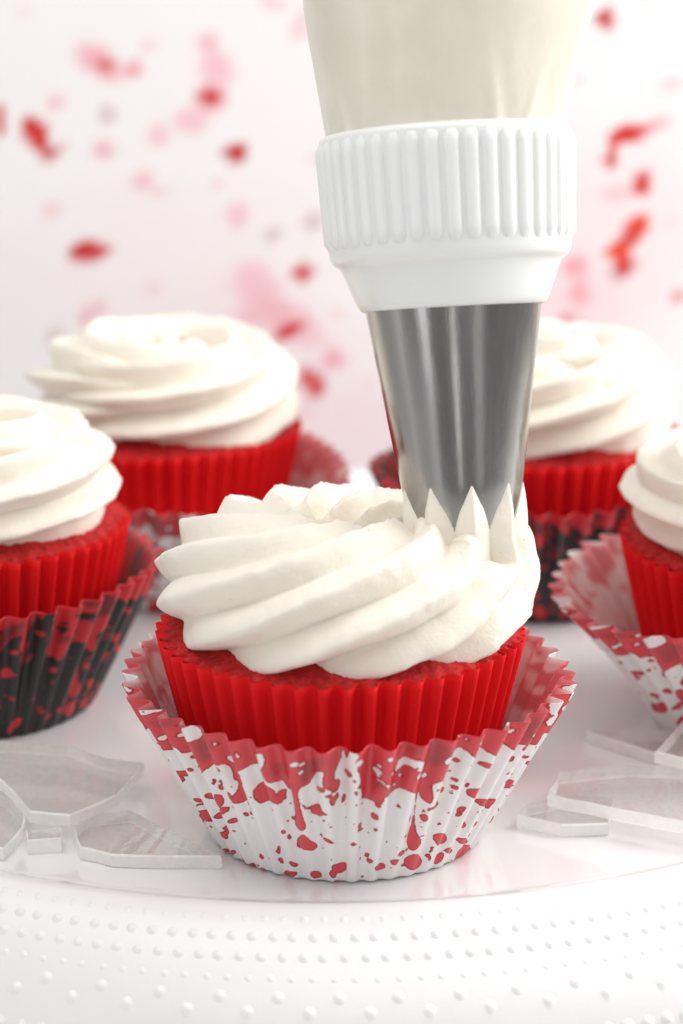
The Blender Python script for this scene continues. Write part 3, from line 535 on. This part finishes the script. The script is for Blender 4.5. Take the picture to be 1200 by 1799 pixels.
def ink_fields(a, tt):
    deg = np.degrees(a); deg = (deg+180) % 360-180
    back = np.abs(deg) > 90; dd = np.where(back, (np.where(deg > 0, 180-deg, -180-deg))*-1.0, deg)   # the pattern repeats on the far half
    sx, sy = np.meshgrid(dd*UW, tt*UH)
    band = [(-95, 1.3), (-95, 0.62), (-84, 0.70), (-76, 0.60), (-70, 0.68)]+BAND[3:]+[(78, 0.60), (84, 0.72), (95, 0.62), (95, 1.3)]
    ink = sdf_poly(sx, sy, soften(band, 1), 0.8); ink = np.where((ink <= -0.79), -0.8, ink)
    for q in FLECKS: ink = np.minimum(ink, -sdf_poly(sx, sy, soften(q, 1)))
    rs_ = np.random.default_rng(11)
    for q in range(70):                                    # blank flecks in the band on the sides and the far half
        d0 = rs_.uniform(-88, 88); d1 = rs_.uniform(64, 88)*rs_.choice([-1, 1]); c0, t0 = (d1 if q < 34 else d0), rs_.uniform(0.66, 1.02); e0 = rs_.uniform(0.8, 3.0); h0 = e0*rs_.uniform(.012, .035)
        ring = [(c0+e0*rs_.uniform(.7, 1.3)*math.cos(u), t0+h0*rs_.uniform(.7, 1.3)*math.sin(u)) for u in np.linspace(0, 2*PI, 8, endpoint=False)]
        fl = -sdf_poly(sx, sy, ring); ink = np.minimum(ink, fl if q < 34 else np.where(back[None, :], fl, 9))
    for q in BLOTS_L: ink = np.maximum(ink, sdf_poly(sx, sy, soften(q)))
    for q in range(230):                                   # fine spray
        c0, t0 = rs_.uniform(-90, 90), 0.06+0.7*rs_.uniform()**0.8; e0 = rs_.uniform(0.018, 0.05)*(2.0 if rs_.uniform() < 0.16 else 1)
        k0 = rs_.uniform(0.6, 1.7); ring = [(c0+e0/UW*rs_.uniform(.7, 1.3)*math.cos(u), t0+e0*k0/UH*rs_.uniform(.7, 1.3)*math.sin(u)) for u in np.linspace(0, 2*PI, 7, endpoint=False)]
        s_ = sdf_poly(sx, sy, soften(ring, 1), 0.12); ink = np.where(s_ > -0.119, np.maximum(ink, s_), ink)
    for q in range(44):                                    # little voids along the rim
        c0, t0 = rs_.uniform(-80, 80), rs_.uniform(0.70, 1.0); e0 = rs_.uniform(0.02, 0.06)
        ring = [(c0+e0/UW*rs_.uniform(.6, 1.5)*math.cos(u), t0+1.4*e0/UH*rs_.uniform(.6, 1.5)*math.sin(u)) for u in np.linspace(0, 2*PI, 7, endpoint=False)]
        s_ = sdf_poly(sx, sy, soften(ring, 1), 0.12); ink = np.where(s_ > -0.119, np.minimum(ink, -s_), ink)
    dark = np.full(sx.shape, -0.35)
    for q in DARK: dark = np.maximum(dark, sdf_poly(sx, sy, q))
    return ink, dark
def outer_liner(name, per, rows, mats, wob, rmul=1.0):
    prof = [(0, 2.50, 0.02), (0.03, 2.60, 0.05), (0.3, 3.05, 0.98), (0.6, 3.50, 1.95), (0.85, 3.90, 2.76), (1, 4.14*rmul, 3.24)]
    P, Q, a, tt = cup(46, per, rows, prof, 0.145, 0.02, wob, squareness=0.8)
    me, n0 = cup_mesh(name, P, Q, 3, mats, 0.06)
    ink, dark = ink_fields(a, tt); step = 3 if (rows-1) % 3 == 0 else 1
    for nm, f in (('ink', ink), ('dark', dark)):
        at = me.attributes.new(nm, 'FLOAT', 'POINT')
        at.data.foreach_set('value', np.concatenate([f.ravel(), f[::step][::-1].ravel(), [-0.5, -0.5]]))
    return me
def wob_main(a): return 0.07*np.sin(2*a+0.6)+0.05*np.sin(5*a+1)+0.025*np.sin(9*a), 0.05*np.sin(3*a+0.5)+0.03*np.sin(7*a)
def wob_wide(a): return 0.72*np.clip(np.cos(a+1.45), 0, 1)**2+0.06*np.sin(5*a), 0.06*np.sin(3*a+2)-0.28*np.clip(np.cos(a+1.45), 0, 1)**2
def wob_soft(a): return 0.10*np.sin(2*a+2.2)+0.05*np.sin(7*a), 0.06*np.sin(3*a)

def red_cup():
    prof = [(0, 2.40, 0.10), (0.04, 2.47, 0.16), (0.5, 2.93, 2.0), (1, 3.35, 4.0)]
    P, Q, a, tt = cup(50, 14, 24, prof, 0.12, 0.012, lambda a: (0.03*np.sin(3*a+1), 0.04*np.sin(2*a+0.7)+0.02*np.sin(7*a)), squareness=0.75)
    return cup_mesh('paper_cup', P, Q, 1, [M_red, M_red], 0.14)[0]
def cake_dome():
    n, rings = 400, 50; V = []
    for i in range(rings):
        f = i/(rings-1)
        for k in range(n):
            a = 2*PI*k/n; s = math.sin(50*(a+PI/2)); s = math.copysign(abs(s)**0.75, s)
            if f < 0.84:
                q = math.sin(f/0.84*PI/2)**0.9; rr = q*(3.32+0.10*s*max(0, (q-0.94)/0.06)); z = 3.99+0.66*(1-q**2.3)
            else:
                g = (f-0.84)/0.16; rr = 3.16-0.97*g; z = 3.93-3.6*g
            p_ = Vector((rr*math.cos(a), rr*math.sin(a), z))
            d = noise.noise(p_*2.3)*0.05+noise.noise(p_*7)*0.03+noise.noise(p_*17)*0.025+noise.noise(p_*30)*0.02
            V.append((rr*math.cos(a), rr*math.sin(a), z+d))
    return mesh_from('cake', V, grid_faces(rings, n)[:, ::-1], M_cake)

# ------------------------------------------------------------------ piped buttercream
def spline(pts, per):
    pts = np.array(pts, float); P = np.vstack([2*pts[0]-pts[1], pts, 2*pts[-1]-pts[-2]]); out = []
    for i in range(1, len(P)-2):
        for s in np.arange(per)/per:
            a, b, c, d = P[i-1], P[i], P[i+1], P[i+2]
            out.append(0.5*((2*b)+(-a+c)*s+(2*a-5*b+4*c-d)*s*s+(-a+3*b-3*c+d)*s**3))
    out.append(pts[-1]); return np.array(out)
def lobe(th, N, w):                         # piped ridge: crisp at the tip (w = 0), plumper with V grooves further on (w = 1)
    crisp = 0.5*(0.5+0.5*np.cos(N*th))+0.5*(1-np.abs(np.sin(N/2*th)))
    return (1-w)*crisp+w*np.abs(np.cos(N/2*th))**0.95
def sweep(ctrl, N=8, n_th=176, per=22, n0=(1, 0, 0), phase0=0.0, sharp=0.85, rough=0.02, seed=0, radius_fn=None, smooth_head=-99, rag=0.18):
    """ctrl rows: x y z | radius | vertical squash | ridge depth | extra twist (deg)"""
    A = spline(ctrl, per); Pp = A[:, :3]; M = len(A)
    T = np.gradient(Pp, axis=0); T /= np.linalg.norm(T, axis=1)[:, None]
    nrm = np.array(n0, float); nrm -= T[0]*(nrm@T[0]); nrm /= np.linalg.norm(nrm)
    NN = [nrm]
    for i in range(1, M):                                  # frame carried along without twisting
        v1 = Pp[i]-Pp[i-1]; c1 = v1@v1
        rl = NN[-1]-2/c1*(v1@NN[-1])*v1; tl = T[i-1]-2/c1*(v1@T[i-1])*v1
        v2 = T[i]-tl; c2 = v2@v2
        q = rl-2/c2*(v2@rl)*v2 if c2 > 1e-12 else rl
        NN.append(q/np.linalg.norm(q))
    NN = np.array(NN); BB = np.cross(T, NN)
    th = np.linspace(0, 2*PI, n_th, endpoint=False)
    V = np.zeros((M, n_th, 3))
    for i in range(M):
        r0, sq, amp, tw = A[i, 3:7]; tw = math.radians(tw)
        f = lobe(th-phase0-tw, N, sharp if smooth_head < 0 else 0.35+0.2*min(1, max(0, (i-95)/60))-0.5*min(1, max(0, (i-225)/40)))
        if rag and (smooth_head < 0 or i > 115):                                            # ragged crest where the cream tore off the tip
            ff = np.clip((f-0.55)/0.45, 0, 1)**2
            jg = np.array([noise.noise(Vector((i*0.23, 9.1*round(((t_-phase0-tw)*N/(2*PI))), 4.2))) for t_ in th])
            f = f+rag*ff*np.clip(jg-0.05, -0.1, 1)
        R = radius_fn(i, th, f, A[i]) if radius_fn else r0*(1-amp+amp*f)
        off = NN[i][None]*(R*np.cos(th))[:, None]+BB[i][None]*(R*np.sin(th))[:, None]
        off[:, 2] *= sq
        V[i] = Pp[i]+off
    if rough:
        Vf = V.reshape(-1, 3)
        cen = np.repeat(Pp, n_th, 0); d = Vf-cen; d /= np.linalg.norm(d, axis=1)[:, None]+1e-9
        k = np.array([noise.noise(Vector(v)*1.6+Vector((seed, 0, 0)))*1.6+noise.noise(Vector(v)*4+Vector((0, seed, 0)))*0.4+noise.noise(Vector(v)*16)*0.12 for v in Vf])
        fade = np.repeat(np.clip((np.arange(M)-smooth_head)/30, 0, 1), n_th)
        V = (Vf+d*(k*rough*fade)[:, None]).reshape(M, n_th, 3)
    c0, c1 = V[0].mean(0), V[-1].mean(0)
    F = grid_faces(M, n_th).tolist(); nv = M*n_th
    F += [[nv, (k+1) % n_th, k] for k in range(n_th)]
    F += [[nv+1, (M-1)*n_th+k, (M-1)*n_th+(k+1) % n_th] for k in range(n_th)]
    return np.vstack([V.reshape(-1, 3), c0, c1]), F
def join(parts):
    V, F, o = [], [], 0
    for v, f in parts: V.append(v); F += [[i+o for i in q] for q in f]; o += len(v)
    return np.concatenate(V), F
def core(r, z0, z1):
    V, F = lathe([(0.01, z0)]+[(r*math.cos(u)+1e-3, z0+(z1-z0)*math.sin(u)) for u in np.linspace(0, PI/2, 12)], 60); return V, F.tolist()
def fix_normals(me):
    bm = bmesh.new(); bm.from_mesh(me); bmesh.ops.recalc_face_normals(bm, faces=bm.faces); bm.to_mesh(me); bm.free(); return me

# nozzle axis: leans back and a little to the left, tip over the right side of the front swirl
TIP = np.array([2.25, -0.10, 6.05]); AX = np.array([-0.0536, 0.2257, 0.9727]); AX /= np.linalg.norm(AX)
E1 = np.array([1, 0, 0])-AX*AX[0]; E1 /= np.linalg.norm(E1); E2 = np.cross(AX, E1)
NOTCH0 = math.radians(-84)                 # direction of one gap between the tip's teeth
NT = 0.84                                  # depth of the gaps
def nozzle_r(h): return 0.99+0.152*h

MC = (0, 0.3)                              # centre of the front cupcake
def front_swirl():
    def at(h): return tuple(TIP+AX*h-np.array([MC[0], MC[1], 0]))
    ctrl = [(*at(1.3), 1.0, 1, 0, 0), (*at(0.9), 1.0, 1, 0, 0), (*at(0.45), 1.0, 1, 0, 0), (*at(0.0), 1.17, 1, .215, 0),
            (2.26, -0.33, 5.66, 1.34, 1, .24, 4), (2.16, -0.42, 5.22, 1.52, .95, .26, 13), (1.82, -0.85, 4.96, 1.66, .9, .27, 13), (1.02, -1.42, 4.94, 1.80, .82, .27, -17), (0.0, -1.65, 4.95, 1.86, .80, .26, -46),
            (-0.85, -1.4, 4.93, 1.87, .80, .23, -82), (-1.5, -0.7, 4.93, 1.86, .80, .20, -116), (-1.68, 0.2, 4.93, 1.82, .78, .20, -152), (-1.35, 1.1, 4.95, 1.76, .76, .26, -186),
            (-0.5, 1.6, 4.95, 1.7, .76, .42, -232), (0.6, 1.6, 4.92, 1.65, .75, .42, -278), (1.5, 1.1, 4.88, 1.6, .74, .42, -320), (1.9, 0.3, 4.85, 1.5, .76, .42, -355)]
    P = spline(ctrl, 22)
    def rf(i, th, f, row):
        p_ = row[:3]+np.array([MC[0], MC[1], 0]); h = float((p_-TIP)@AX)
        x = (th-math.radians(84))*9/(2*PI)
        tri_ = 1-2*np.abs((x+0.5) % 1-0.5)
        if h > -0.02 and i < 22*4:                         # inside the tip: fills it, and wells out through the gaps between the teeth
            hh = max(h, 0); base = nozzle_r(hh)-0.05*max(0, 1-hh/NT)**1.5-0.022
            e = np.clip(tri_-(hh/NT)**(1/0.95), 0, 1)
            return base+0.25*e**0.8*(1 if hh < NT else 0)
        m = min(1, max(0, (i-66)/26)); f = m*f+(1-m)*tri_**0.8
        return row[3]*(1-row[5]+row[5]*f)
    V, F = sweep(ctrl, 9, 234, 22, tuple(E1), math.radians(84), 0.55, 0.03, 3, rf, 70)
    return join([(V, F), core(2.6, 4.1, 5.5)])

def swirl(turns, R0, R1, z0, z1, r0, r1, N, twist, amp, a0, seed, sq=0.78, sharp=0.6, peak=None, n_th=117, per=8):
    """clockwise rope: one full ring of radius R0, then winding in and up; twist in degrees per turn"""
    k = int(turns*12); ctrl = []
    for i in range(k+1):
        f = i/k; a = a0-2*PI*turns*f; g = max(0, (f*turns-0.9)/(turns-0.9)); g = g*g*(3-2*g)
        e = min(1, 0.55+i*0.25)
        R, r = R0+(R1-R0)*g, r0+(r1-r0)*g
        ctrl.append((R*math.cos(a), R*math.sin(a), z0+(z1-z0)*g, r*e, sq+(1-sq)*g*0.5, amp, twist*f*turns))
    if peak:
        x, y, z = ctrl[-1][:3]
        ctrl += [(x*0.5, y*0.5, z+peak*0.5, r1*0.6, 1, amp, twist*turns+20), (x*0.2, y*0.2, z+peak, r1*0.16, 1, amp*.6, twist*turns+40)]
    V, F = sweep(ctrl, N, n_th, per, (0, 0, 1), 0, sharp, 0.03, seed)
    return join([(V, F), core(R0+0.4, 4.1, min(5.6, z0+0.7))])

me_red = red_cup(); me_cake = cake_dome()
def cupcake(label, loc, rz, sw):
    c = thing('cupcake', label, 'cupcake', loc, rz, 'red velvet cupcakes with white swirls')
    obj('cake', me_cake, c); obj('paper_cup', me_red, c)
    V, F = sw; obj('buttercream_swirl', fix_normals(mesh_from('buttercream_swirl', V, F, M_frost)), c)
    return c
def liner(label, loc, rz, me):
    return tag(obj_at('cupcake_liner', me, loc, rz), label, 'cupcake liner', 'flared outer cupcake liners')
def obj_at(name, me, loc, rz):
    o = obj(name, me); o.location = Vector(loc)*S; o.rotation_euler = (0, 0, rz); return o

cupcake('sharpest, foremost red velvet cupcake, its white swirl joined to the metal piping tip', (*MC, 0.07), 0, front_swirl())
liner('open white liner with red drips and dots around the foremost cupcake', (MC[0]+0.1, MC[1], 0), 0, outer_liner('white_liner', 16, 73, [M_lw, M_lwi], wob_main))
LF, LB, RB, RF = (-8.0, 7.1), (-4.42, 15.4), (4.93, 14.6), (9.3, 5.9)
me_black = outer_liner('black_liner', 10, 49, [M_lb, M_lbi], wob_soft)
me_white2 = outer_liner('white_liner', 10, 49, [M_lw, M_lwi], wob_wide)
cupcake('red velvet cupcake with flat ridged icing, cut by the left picture edge above black liner', (*LF, 0.07), 0.4, swirl(1.75, 1.9, 0.35, 5.0, 6.0, 1.58, 0.95, 9, -110, .33, 0.3, 2, sharp=.3))
liner('black liner with red spatter at the left picture edge, behind the clear shards', (*LF, 0), 0.5, me_black)
cupcake('blurred red velvet cupcake at back left with a wide flat white swirl', (*LB, 0.07), 0, swirl(1.6, 1.74, 0.5, 4.84, 5.35, 1.72, 1.1, 10, -140, .36, -1.5, 5, sq=.9, sharp=.3))
liner('white and red liner mostly hidden behind the foremost swirl, around the back left cupcake', (*LB, 0), 2.2, me_white2)
cupcake('blurred red velvet cupcake half behind the metal piping tip, with slanting ridges of white icing', (*RB, 0.07), 0, swirl(1.6, 1.75, 0.4, 5.05, 5.9, 1.75, 1.1, 9, -270, .38, 0.4, 9, sharp=.3))
liner('blurred black liner with red spatter behind the piping tip, at back right', (*RB, 0), 2.6, me_black)
cupcake('red velvet cupcake cut by the right picture edge, with tiered narrow rings of white icing', (*RF, 0.07), 0.2, swirl(2.7, 2.55, 0.3, 5.0, 9.0, 0.95, 0.65, 7, 15, .32, 2.0, 12, sharp=.2, peak=0.9, sq=.95))
liner('white liner with red spatter flaring open at the right picture edge', (*RF, 0), 0.0, me_white2)

# ------------------------------------------------------------------ piping bag with its coupler and steel tip
bag = thing('piping_bag', 'cream filled piping bag with white ribbed coupler and toothed steel tip above the foremost cupcake', 'piping bag', tuple(TIP))
bag.rotation_mode = 'QUATERNION'
bag.rotation_quaternion = Matrix((Vector((E1[0], E2[0], AX[0])), Vector((E1[1], E2[1], AX[1])), Vector((E1[2], E2[2], AX[2])))).to_quaternion()
# steel tip
n, rowsN = 9*26, 42; al = np.arange(n)/n*2*PI
tri = 1-np.abs(((al-NOTCH0)*9/(2*PI)+0.5) % 1-0.5)*2                         # 1 in the middle of a gap, 0 at a tooth point
zb = NT*np.clip(tri, 0, 1)**0.95
vv = np.linspace(0, 1, rowsN)**1.3
def nz_grid(dr):
    Zg = zb[None, :]+(4.75-zb[None, :])*vv[:, None]
    Rg = 0.99+0.152*Zg-0.05*np.clip(1-Zg/NT, 0, 1)**1.5+dr
    return np.stack([Rg*np.cos(al), Rg*np.sin(al), Zg], -1)
Vo, Vi = nz_grid(0.0), nz_grid(-0.035)
V = np.concatenate([Vo.reshape(-1, 3), Vi.reshape(-1, 3)])
j = np.arange(n); j2 = (j+1) % n; o2 = rowsN*n
Fe = np.stack([j2, j, o2+j, o2+j2], -1); Ft = np.stack([(rowsN-1)*n+j, (rowsN-1)*n+j2, o2+(rowsN-1)*n+j2, o2+(rowsN-1)*n+j], -1)
F = np.concatenate([grid_faces(rowsN, n), grid_faces(rowsN, n, off=o2, flip=True), Fe, Ft])
obj('piping_tip', mesh_from('piping_tip', V, F, M_steel), bag)
# coupler: clamp under the ring, the ring itself, its ribs
def rounded(pts): return pts
V, F = lathe([(1.56, 4.24), (1.57, 4.08), (1.63, 4.05), (1.69, 4.08), (1.75, 4.18), (1.86, 4.46), (1.96, 4.72), (2.01, 4.84), (2.05, 4.87), (2.12, 4.91), (2.17, 4.98),
              (2.20, 5.08), (2.21, 5.23), (2.225, 5.4), (2.25, 5.9), (2.275, 6.5), (2.295, 6.95), (2.295, 7.1), (2.275, 7.18), (2.215, 7.22), (2.14, 7.22), (2.10, 7.16), (2.10, 6.3), (1.9, 5.2), (1.6, 4.5)], 128)
cpl = obj('coupler_ring', mesh_from('coupler_ring', V, F, M_plastic), bag)
NR = 42
rv = []; na, nl = 9, 14
for i in range(nl+1):
    f = i/nl; z = 5.16+1.96*f; e = min(1, f/0.05+0.0, (1-f)/0.05); e = math.sqrt(max(e, 0.0))
    R = np.interp(z, [5.1, 5.4, 6.95, 7.2], [2.20, 2.225, 2.295, 2.285])
    for k in range(na):
        g = k/(na-1)*2-1
        rv.append((R-0.012+0.085*e*math.sqrt(max(0, 1-g*g))**1.0, g*0.138*(0.6+0.4*e)*R/2.25, z))
me_rib = fix_normals(mesh_from('rib', rv, grid_faces(nl+1, na, False), M_plastic))
for k in range(NR):
    o = obj('rib', me_rib, cpl); o.rotation_euler = (0, 0, 2*PI*(k+0.5)/NR)
# bag
nb, mb = 192, 70; V = []
creases = [(-68, 0.075, 1.25), (-51, 0.085, 1.1), (-146, 0.06, 0.9), (-133, 0.05, 0.8), (-100, 0.02, 0.6), (-30, 0.04, 0.8), (-160, 0.04, 0.8), (20, 0.06, 1), (75, 0.06, 1), (110, 0.07, 1), (150, 0.06, 1)]
for i in range(mb):
    f = i/(mb-1); z = 6.8+15*f
    R = np.interp(z, [6.8, 7.2, 7.7, 9.6, 13, 17, 20, 21, 21.8], [2.12, 2.15, 2.26, 2.66, 3.25, 3.7, 2.6, 0.8, 0.9])
    for k in range(nb):
        a = 2*PI*k/nb; d = 0
        for ca_, dp, ln in creases:
            da = (math.degrees(a)-ca_-(z-7.2)*7*(1 if ca_ % 2 else -1)+180) % 360-180
            fz = math.exp(-((z-7.3)/(ln*0.75))**2)
            d += 0.6*dp*fz*(math.exp(-(da/2.6)**2)-0.6*math.exp(-((da-6)/4)**2))
        q = Vector((math.cos(a)*R, math.sin(a)*R, z))
        d += 0.05*noise.noise(q*0.7)*min(1, (z-6.8)/1.5)+0.02*noise.noise(q*2.1)
        V.append((math.cos(a)*(R+d)+0.10*max(0, z-7.2), math.sin(a)*(R+d), z))
obj('bag', mesh_from('bag', V, grid_faces(mb, nb), M_bag), bag)

# ------------------------------------------------------------------ sugar glass shards on the dish
def shard(label, pts, z0, th, tilt=(0, 0)):
    pts = np.array(pts, float); c = pts.mean(0)
    q = []
    for a, b_ in zip(pts, np.roll(pts, -1, 0)):            # broken edges: a few uneven points along each side
        L = np.linalg.norm(b_-a); k = max(1, int(L/0.35)); nn = np.array([-(b_-a)[1], (b_-a)[0]])/L
        for s in range(k): q.append(a+(b_-a)*s/k+nn*(random.uniform(-.025, .025) if s else 0))
    q = np.array(q)-c
    ar = 0.5*np.sum(q[:, 0]*np.roll(q[:, 1], -1)-np.roll(q[:, 0], -1)*q[:, 1])
    if ar < 0: q = q[::-1]
    m = len(q); ins = 0.03; rad = np.linalg.norm(q, axis=1)[:, None]; qi = q*(1-ins/rad)
    V = [(x, y, 0.0) for x, y in qi]+[(x+random.uniform(-.012, .012), y+random.uniform(-.012, .012), 0.035) for x, y in q]+[(x+random.uniform(-.012, .012), y+random.uniform(-.012, .012), th-0.035) for x, y in q]+[(x, y, th) for x, y in qi]
    F = [list(range(m))[::-1]]; mi = [0]
    for lv in range(3):
        for k in range(m): F.append([lv*m+k, lv*m+(k+1) % m, (lv+1)*m+(k+1) % m, (lv+1)*m+k]); mi.append(1)
    F.append([3*m+k for k in range(m)]); mi.append(0)
    o = obj('glass_shard', mesh_from('glass_shard', V, F, [M_glass, M_glassedge], False, mi))
    o.location = Vector((c[0], c[1], z0))*S; o.rotation_euler = (math.radians(tilt[0]), math.radians(tilt[1]), 0)
    return tag(o, label, 'shard', 'clear sugar glass shards')
T_ = 0.27
shard('clear pointed shard whose tip touches the foremost white liner', [(-5.05, -0.45), (-4.9, 0.19), (-4.07, 0.41), (-2.2, -1.70), (-3.77, -1.67), (-4.23, -1.62), (-4.85, -1.29)], 0.006, T_)
shard('clear shard at the left picture edge, lowest and nearest the beaded rim', [(-8.3, 2.38), (-6.79, 2.09), (-6.06, 0.33), (-6.02, -0.39), (-6.25, -1.35), (-7.2, -1.0), (-8.2, -0.5)], 0.006, T_)
shard('large clear shard lying across the two other left shards, in front of the black liner', [(-8.6, 3.15), (-6.92, 3.12), (-5.52, 2.97), (-4.71, 2.31), (-3.9, 2.07), (-4.32, 0.53), (-5.12, -0.38), (-5.89, -0.23), (-6.66, 1.21), (-8.3, 2.0)], 0.006+T_+0.03, T_, (1.2, 0.6))
shard('little clear block of glass wedged beside the left edge shard', [(-5.93, -0.62), (-5.28, -0.5), (-5.22, -0.98), (-5.85, -1.08)], 0.006, T_*1.15, (0, 0))
shard('thick clear shard with a bright white edge, farthest back of the right ones', [(5.1, 4.5), (6.3, 4.56), (6.95, 4.57), (7.5, 2.6), (6.22, 3.4)], 0.006, T_)
shard('clear shard propped on top of another below the right flaring liner', [(6.2, 2.01), (7.01, 3.74), (7.9, 3.3), (7.8, 1.15), (6.72, 1.66)], 0.006+2*(T_+0.006), T_)
shard('broad clear shard at the right picture edge with a long white front edge', [(3.97, 0.51), (4.25, 1.64), (5.64, 2.01), (7.25, 1.95), (7.6, -0.9), (6.39, -0.75), (4.97, -0.04)], 0.006+T_+0.006, T_)
shard('small clear shard nearest the foremost liner on its right, under the broad one', [(3.35, 0.15), (3.6, 0.74), (4.44, 1.15), (5.31, 1.01), (5.07, -0.21), (4.15, -0.29)], 0.006, T_)
